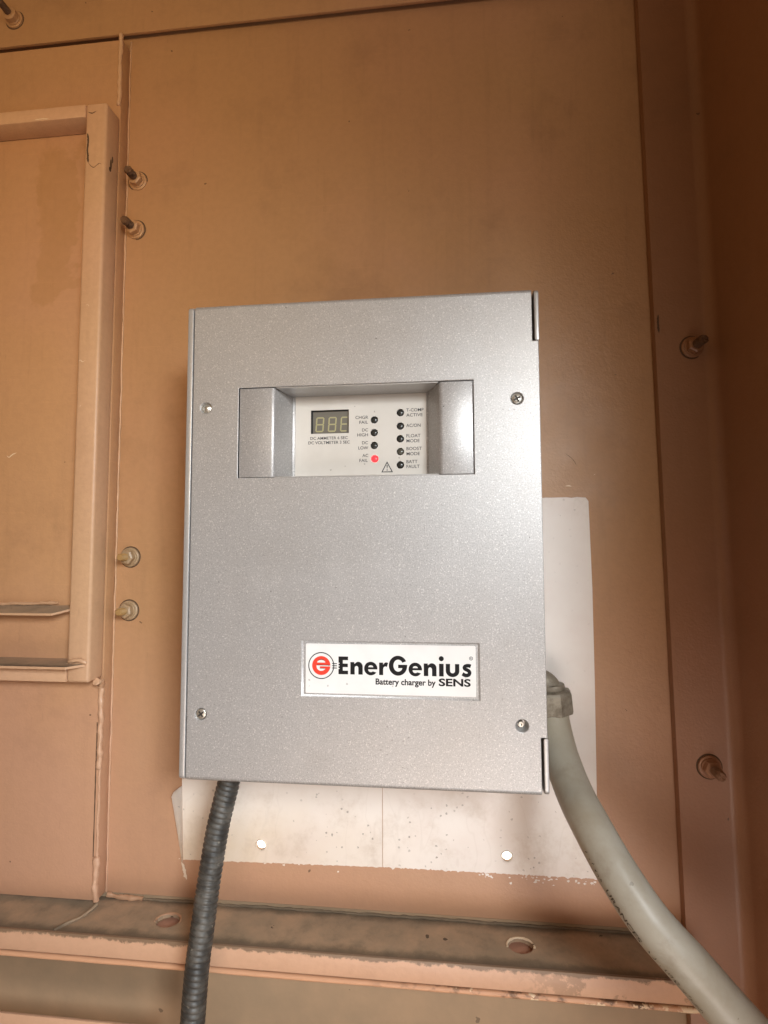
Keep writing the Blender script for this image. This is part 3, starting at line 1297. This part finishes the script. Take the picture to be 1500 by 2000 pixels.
G_E = [(0, 0), (7.9, 0), (7.9, 2.9), (3.6, 2.9), (3.6, 5.75), (7.7, 5.75), (7.7, 8.55), (3.6, 8.55), (3.6, 11.3), (7.9, 11.3), (7.9, 14.2), (0, 14.2),
       (0, 9.1), (.9, 9.1), (.9, 8.4), (0, 8.4), (0, 7.0), (.9, 7.0), (.9, 6.3), (0, 6.3), (0, 4.9), (.9, 4.9), (.9, 4.2), (0, 4.2)]
G_n = [(0, 0), (3.55, 0), (3.55, 5.1)] + arc(5.05, 5.1, 1.5, 1.8, 180, 0, 8)[1:-1] + [(6.55, 5.1), (6.55, 0), (10.1, 0), (10.1, 6.4)] + arc(6.55, 6.4, 3.55, 3.8, 0, 135, 10)[1:] + [(3.2, 8.5), (3.2, 9.9), (0, 9.9)]
G_e = arc(5.4, 5.0, 5.4, 5.4, -6, 326, 40) + [(7.3, 2.75)] + arc(5.4, 4.3, 2.15, 2.15, 310, 184, 10) + [(3.25, 4.4)]
G_e_h = [(3.35, 6.05)] + [(7.45, 6.05)] + arc(5.4, 6.05, 2.05, 1.6, 10, 170, 8)
G_r = [(0, 0), (3.3, 0), (3.3, 4.6), (3.5, 5.8), (4.1, 6.6), (5.0, 6.9), (5.8, 6.75), (6.3, 6.45), (7.3, 9.7), (6.4, 10.15), (5.2, 10.1), (4.1, 9.4), (3.25, 8.2), (3.25, 9.9), (0, 9.9)]
G_G = [(7.5, 8.5), (7.5, 5.85), (10.9, 5.85)] + arc(7.55, 7.75, 3.85, 4.75, -42, -330, 30) + arc(7.4, 7.7, 7.4, 7.9, 27, 362, 44) + [(14.85, 8.5)]
G_i = [(0, 0), (3.6, 0), (3.6, 9.9), (0, 9.9)]
G_u = [(0, 9.9), (0, 4.3)] + arc(5.35, 4.4, 5.35, 4.75, 180, 360, 16)[1:-1] + [(10.7, 4.3), (10.7, 9.9), (7.3, 9.9), (7.3, 4.5)] + arc(5.35, 4.5, 1.95, 1.9, 360, 180, 8)[1:-1] + [(3.4, 4.5), (3.4, 9.9)]
G_s = gpath([(7.6, 8.35), (6.3, 8.75), (4.7, 8.75), (3.2, 8.2), (2.55, 7.2), (3.1, 6.2), (4.5, 5.5), (5.9, 4.7), (6.65, 3.4), (6.1, 1.9), (4.6, 1.2), (2.9, 1.35), (1.0, 2.4)], 2.85)

BASE = NZ + 15.6
word = [('E', 27.3, G_E, []), ('n', 37.1, G_n, []), ('e', 48.4, G_e, [G_e_h]), ('r', 60.6, G_r, []), ('G', 68.5, G_G, []),
        ('e', 84.4, G_e, [G_e_h]), ('n', 96.6, G_n, []), ('i', 108.8, G_i, []), ('u', 114.1, G_u, []), ('s', 126.2, G_s, [])]
for ch_, u, out, hol in word:
    bm = bmesh.new()
    glyph(bm, out, hol, NX + u, BASE, YL)
    if ch_ == 'i':
        glyph(bm, circle(1.8, 13.9, 2.0, 20), [], NX + u, BASE, YL)
    link('letter', from_bm(bm, 'letter'), M_ink, npz)
text('lettering', 'Battery charger by', NX + 57.7, NX + 106.0, NZ + 8.2, 4.5, YL, M_ink, npz, offset=.026)
text('lettering', 'SENS', NX + 108.4, NX + 133.6, NZ + 8.2, 5.5, YL, M_ink, npz, offset=.03)
bm = bmesh.new()
bm_plate(bm, circle(NX + 134.1, NZ + 30.1, 1.5, 18), [circle(NX + 134.1, NZ + 30.1, 1.1, 18)], YL, None)
link('registered_mark_ring', from_bm(bm, 'ring'), M_ink2, npz)
text('lettering', 'R', NX + 133.5, NX + 134.8, NZ + 29.4, 1.4, YL, M_ink2, npz, offset=.01)
# round logo
cx, cz = NX + 13.0, NZ + 22.2
bm = bmesh.new()
bm_plate(bm, circle(cx, cz, 10.8, 48), [circle(cx, cz, 10.05, 48)], YL, None)
link('logo_ring', from_bm(bm, 'logo_ring'), M_ink, npz)
R_ = 7.6
red = arc(0, 0, R_, R_, 1.2, 355.6, 56) + [(-1.2, -.58), (-1.2, -2.4), (3.45, -2.4)] + arc(0, -.58, 3.95, 3.7, -29, -180, 16) + [(-3.95, .16)]
bm = bmesh.new()
glyph(bm, red, [[(-3.4, 2.4), (3.4, 2.4)] + arc(0, 2.4, 3.4, 2.2, 12, 168, 10)], cx, cz, YL)
link('logo_disc', from_bm(bm, 'logo_disc'), M_red, npz)
bm = bmesh.new()
for q in ([(-3.6, .22), (7.5, .22), (7.45, .85), (-3.6, .85)], [(-1.1, -2.35), (3.4, -2.35), (3.7, -1.85), (-1.1, -1.85)]):
    bm.faces.new([bm.verts.new((cx + a, YL - .07, cz + b)) for a, b in q])
ups = arc(0, 2.4, 3.4, 2.35, 20, 160, 12)
dn = arc(0, 2.4, 3.4, 3.0, 160, 20, 12)
bm.faces.new([bm.verts.new((cx + a, YL - .07, cz + b)) for a, b in ups + dn])
link('logo_shading_line', from_bm(bm, 'logo_shading_line'), M_darkred, npz)
bm = bmesh.new()
for dz in (1.75, .05, -1.75):
    bm_b = [(9.0, dz + .35), (9.0, dz - .35), (13.0, dz - .35), (13.0, dz + .35)]
    bm.faces.new([bm.verts.new((cx + a, YL - .07, cz + b)) for a, b in bm_b])
link('logo_line', from_bm(bm, 'logo_line'), M_ink, npz)

# ------------------------------------------------------------------ black corrugated conduit
path = catmull([(27.0, 50, 2), (25.7, 50, -10.8), (22.6, 50, -26.8), (15.6, 45, -63), (12.2, 38, -99), (10.4, 30, -132.7), (8.0, 24, -170.5), (7.1, 20, -208.4), (6.0, 18, -239), (4, 17, -300), (3, 17, -340)], .55)


def corr(s, a):
    ph = (s + 1.1 * sin(a) + .9 * noise.noise(Vector((s * .02, 1, 0)))) / 4.6
    w = ph - math.floor(ph)
    k = 1 if w < .58 else 0
    e = min(abs(w - 0), abs(w - .58), abs(w - 1))
    sm = min(1, e / .09)
    lift = (.5 + .5 * sm) if k else (.5 - .5 * sm)
    return 9.2 + 1.05 * lift + .25 * noise.noise(Vector((s * .03, cos(a), sin(a))))


bc = sweep('corrugated_conduit', path, corr, M_black, n=28, smooth=50)
tag(bc, 'black ribbed flexible conduit hanging from the underside of the charger', 'conduit')

# ------------------------------------------------------------------ grey liquid-tight conduit with its elbow connector
gc = empty('flexible_conduit', (372, 20, -162))
tag(gc, 'smooth grey flexible conduit curving down from the right side of the charger', 'conduit')
gpts = [(318.5, 86, 50), (318.8, 84, 34), (320.5, 70, 14), (322.5, 52, 0), (325.8, 32, -12.4), (330.5, 12, -22.8), (343.7, -12, -46.7), (361, -28, -70.8), (386.1, -37, -96.1), (405.1, -42, -116.5), (431.2, -50, -141.5), (456.2, -60, -162.3), (470, -66, -180)]
gpath_ = catmull(gpts, 2.0)
GR = 15.2


def gr(s, a):
    rib = .12 * sin(s * 2 * pi / 5.2) * max(0, 1 - s / 90)
    return GR + rib


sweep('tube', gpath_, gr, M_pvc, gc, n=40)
gfr = frames(gpath_)


def on_tube(s, v, phi, lift=.06):
    """point on the tube: arc length s, v millimetres across (towards the camera side), base angle phi"""
    for a, b in zip(gfr, gfr[1:]):
        if b[4] >= s:
            t = (s - a[4]) / (b[4] - a[4])
            p = a[0].lerp(b[0], t)
            n1 = a[2].lerp(b[2], t).normalized()
            n2 = a[3].lerp(b[3], t).normalized()
            ang = phi - v / GR
            return p + (n1 * cos(ang) + n2 * sin(ang)) * (GR + lift + .15)
    return gfr[-1][0]


def s_at(x):
    return min(gfr, key=lambda f: abs(f[0].x - x))[4]


vs_, fs = text_bm('URANCES', .01)
s0 = s_at(347)
hi = max(v.x for v in vs_)
bm = bmesh.new()
bv = [bm.verts.new(on_tube(s0 + v.x / hi * 30, v.y / .7 * 3.8, rad(62))) for v in vs_]
for f in fs:
    try:
        bm.faces.new([bv[i] for i in f])
    except ValueError:
        pass
link('printed_marking', from_bm(bm, 'printed_marking'), M_ink3, gc)
# the rest of the ink line is rubbed past reading: broken strokes
for (sa, sb, seed) in ((s_at(337), s_at(345), 1), (s0 + 36, s0 + 78, 2), (s0 + 84, s0 + 104, 3)):
    rnd = random.Random(seed)
    bm = bmesh.new()
    s = sa
    while s < sb:
        k = rnd.randint(2, 3)
        for _ in range(k):
            a = (s + rnd.uniform(0, 2.2), rnd.uniform(0, 3.6))
            b = (a[0] + rnd.uniform(-1.6, 1.6), min(3.8, max(0, a[1] + rnd.uniform(-3, 3))))
            dv = Vector((b[0] - a[0], b[1] - a[1]))
            if dv.length < .6:
                continue
            nn = Vector((-dv.y, dv.x)).normalized() * .24
            q = [(a[0] + nn.x, a[1] + nn.y), (b[0] + nn.x, b[1] + nn.y), (b[0] - nn.x, b[1] - nn.y), (a[0] - nn.x, a[1] - nn.y)]
            lf = .06 + rnd.uniform(0, .05)
            bm.faces.new([bm.verts.new(on_tube(x, y, rad(60), lf)) for x, y in q])
        s += rnd.uniform(2.6, 3.6)
    link('printed_marking', from_bm(bm, 'printed_marking'), M_ink3, gc)


def ring_z(name, prof, c, mat, n, rot=0.0, smooth=40, tilt=None):
    """turned round a vertical axis: prof (radius, z) top to bottom"""
    bm = bmesh.new()
    rings = []
    for r, z in prof:
        rings.append([bm.verts.new((c[0] + r * cos(2 * pi * i / n + rot), c[1] + r * sin(2 * pi * i / n + rot), z)) for i in range(n)])
    for a, b in zip(rings, rings[1:]):
        for i in range(n):
            bm.faces.new((a[i], a[(i + 1) % n], b[(i + 1) % n], b[i]))
    bm.faces.new(rings[0])
    bm.faces.new(rings[-1][::-1])
    if tilt:
        m = Matrix.Translation(Vector((c[0], c[1], prof[0][1]))) @ Matrix.Rotation(tilt, 4, 'Y') @ Matrix.Translation(-Vector((c[0], c[1], prof[0][1])))
        bmesh.ops.transform(bm, matrix=m, verts=bm.verts[:])
    return link(name, from_bm(bm, name), mat, gc, smooth=smooth)


ring_z('gland_nut', [(13, 58.5), (17.6, 57), (19.0, 54.5), (19.0, 39.5), (18.2, 37), (15.6, 36.2)], (318.6, 85.5), M_cast, 8, .25, 25, -.08)
ring_z('collar', [(10, 63.5), (12.6, 62.8), (13.2, 60.5), (12.9, 57.5)], (318.2, 86), M_cast, 28, 0, 40, -.05)
epath = catmull([(299.8, 86, 66), (306, 86, 66), (311, 86, 64.5), (315.5, 86, 61), (318, 86, 55)], 1.2)
sweep('elbow', epath, lambda s, a: 10.6 + (1.8 if s < 3.2 else 0) + .7 * (s > 11), M_cast, gc, n=28)

# ------------------------------------------------------------------ small chips and marks in the paint
ribbon('paint_chip', [(-160.5, 387), (-158, 388.5), (-155.5, 386.5), (-152, 388)], .6, 79.85, M_cream, fr, 31)
ribbon('paint_chip', [(-157, 338.5), (-155.5, 340)], .7, 79.85, M_cream, fr, 32)
ribbon('paint_chip', [(-154, 447), (-152, 448.5), (-150, 446)], .45, 79.85, M_cream, fr, 33)
ribbon('paint_chip', [(-259, 293), (-256, 291), (-252, 294), (-247, 296)], .8, 103.9, M_cream, lp, 34)
wm = ribbon('paint_chip', [(344, 251.5), (347.5, 251.8), (350.5, 251.2)], 1.0, 119.9, M_cream, bpy.data.objects['back_wall'], 35)
ribbon('paint_chip', [(372, 262), (374, 263.5)], .8, 119.9, M_cream, bpy.data.objects['back_wall'], 36)
ribbon('dark_scuff', [(436.0, 421), (435.6, 412), (436.2, 402)], 1.5, 109.85, M_crack, sw, 37)
ribbon('dark_scuff', [(345, 285), (352, 279), (356, 272)], .35, 119.9, M_crack, bpy.data.objects['back_wall'], 38)
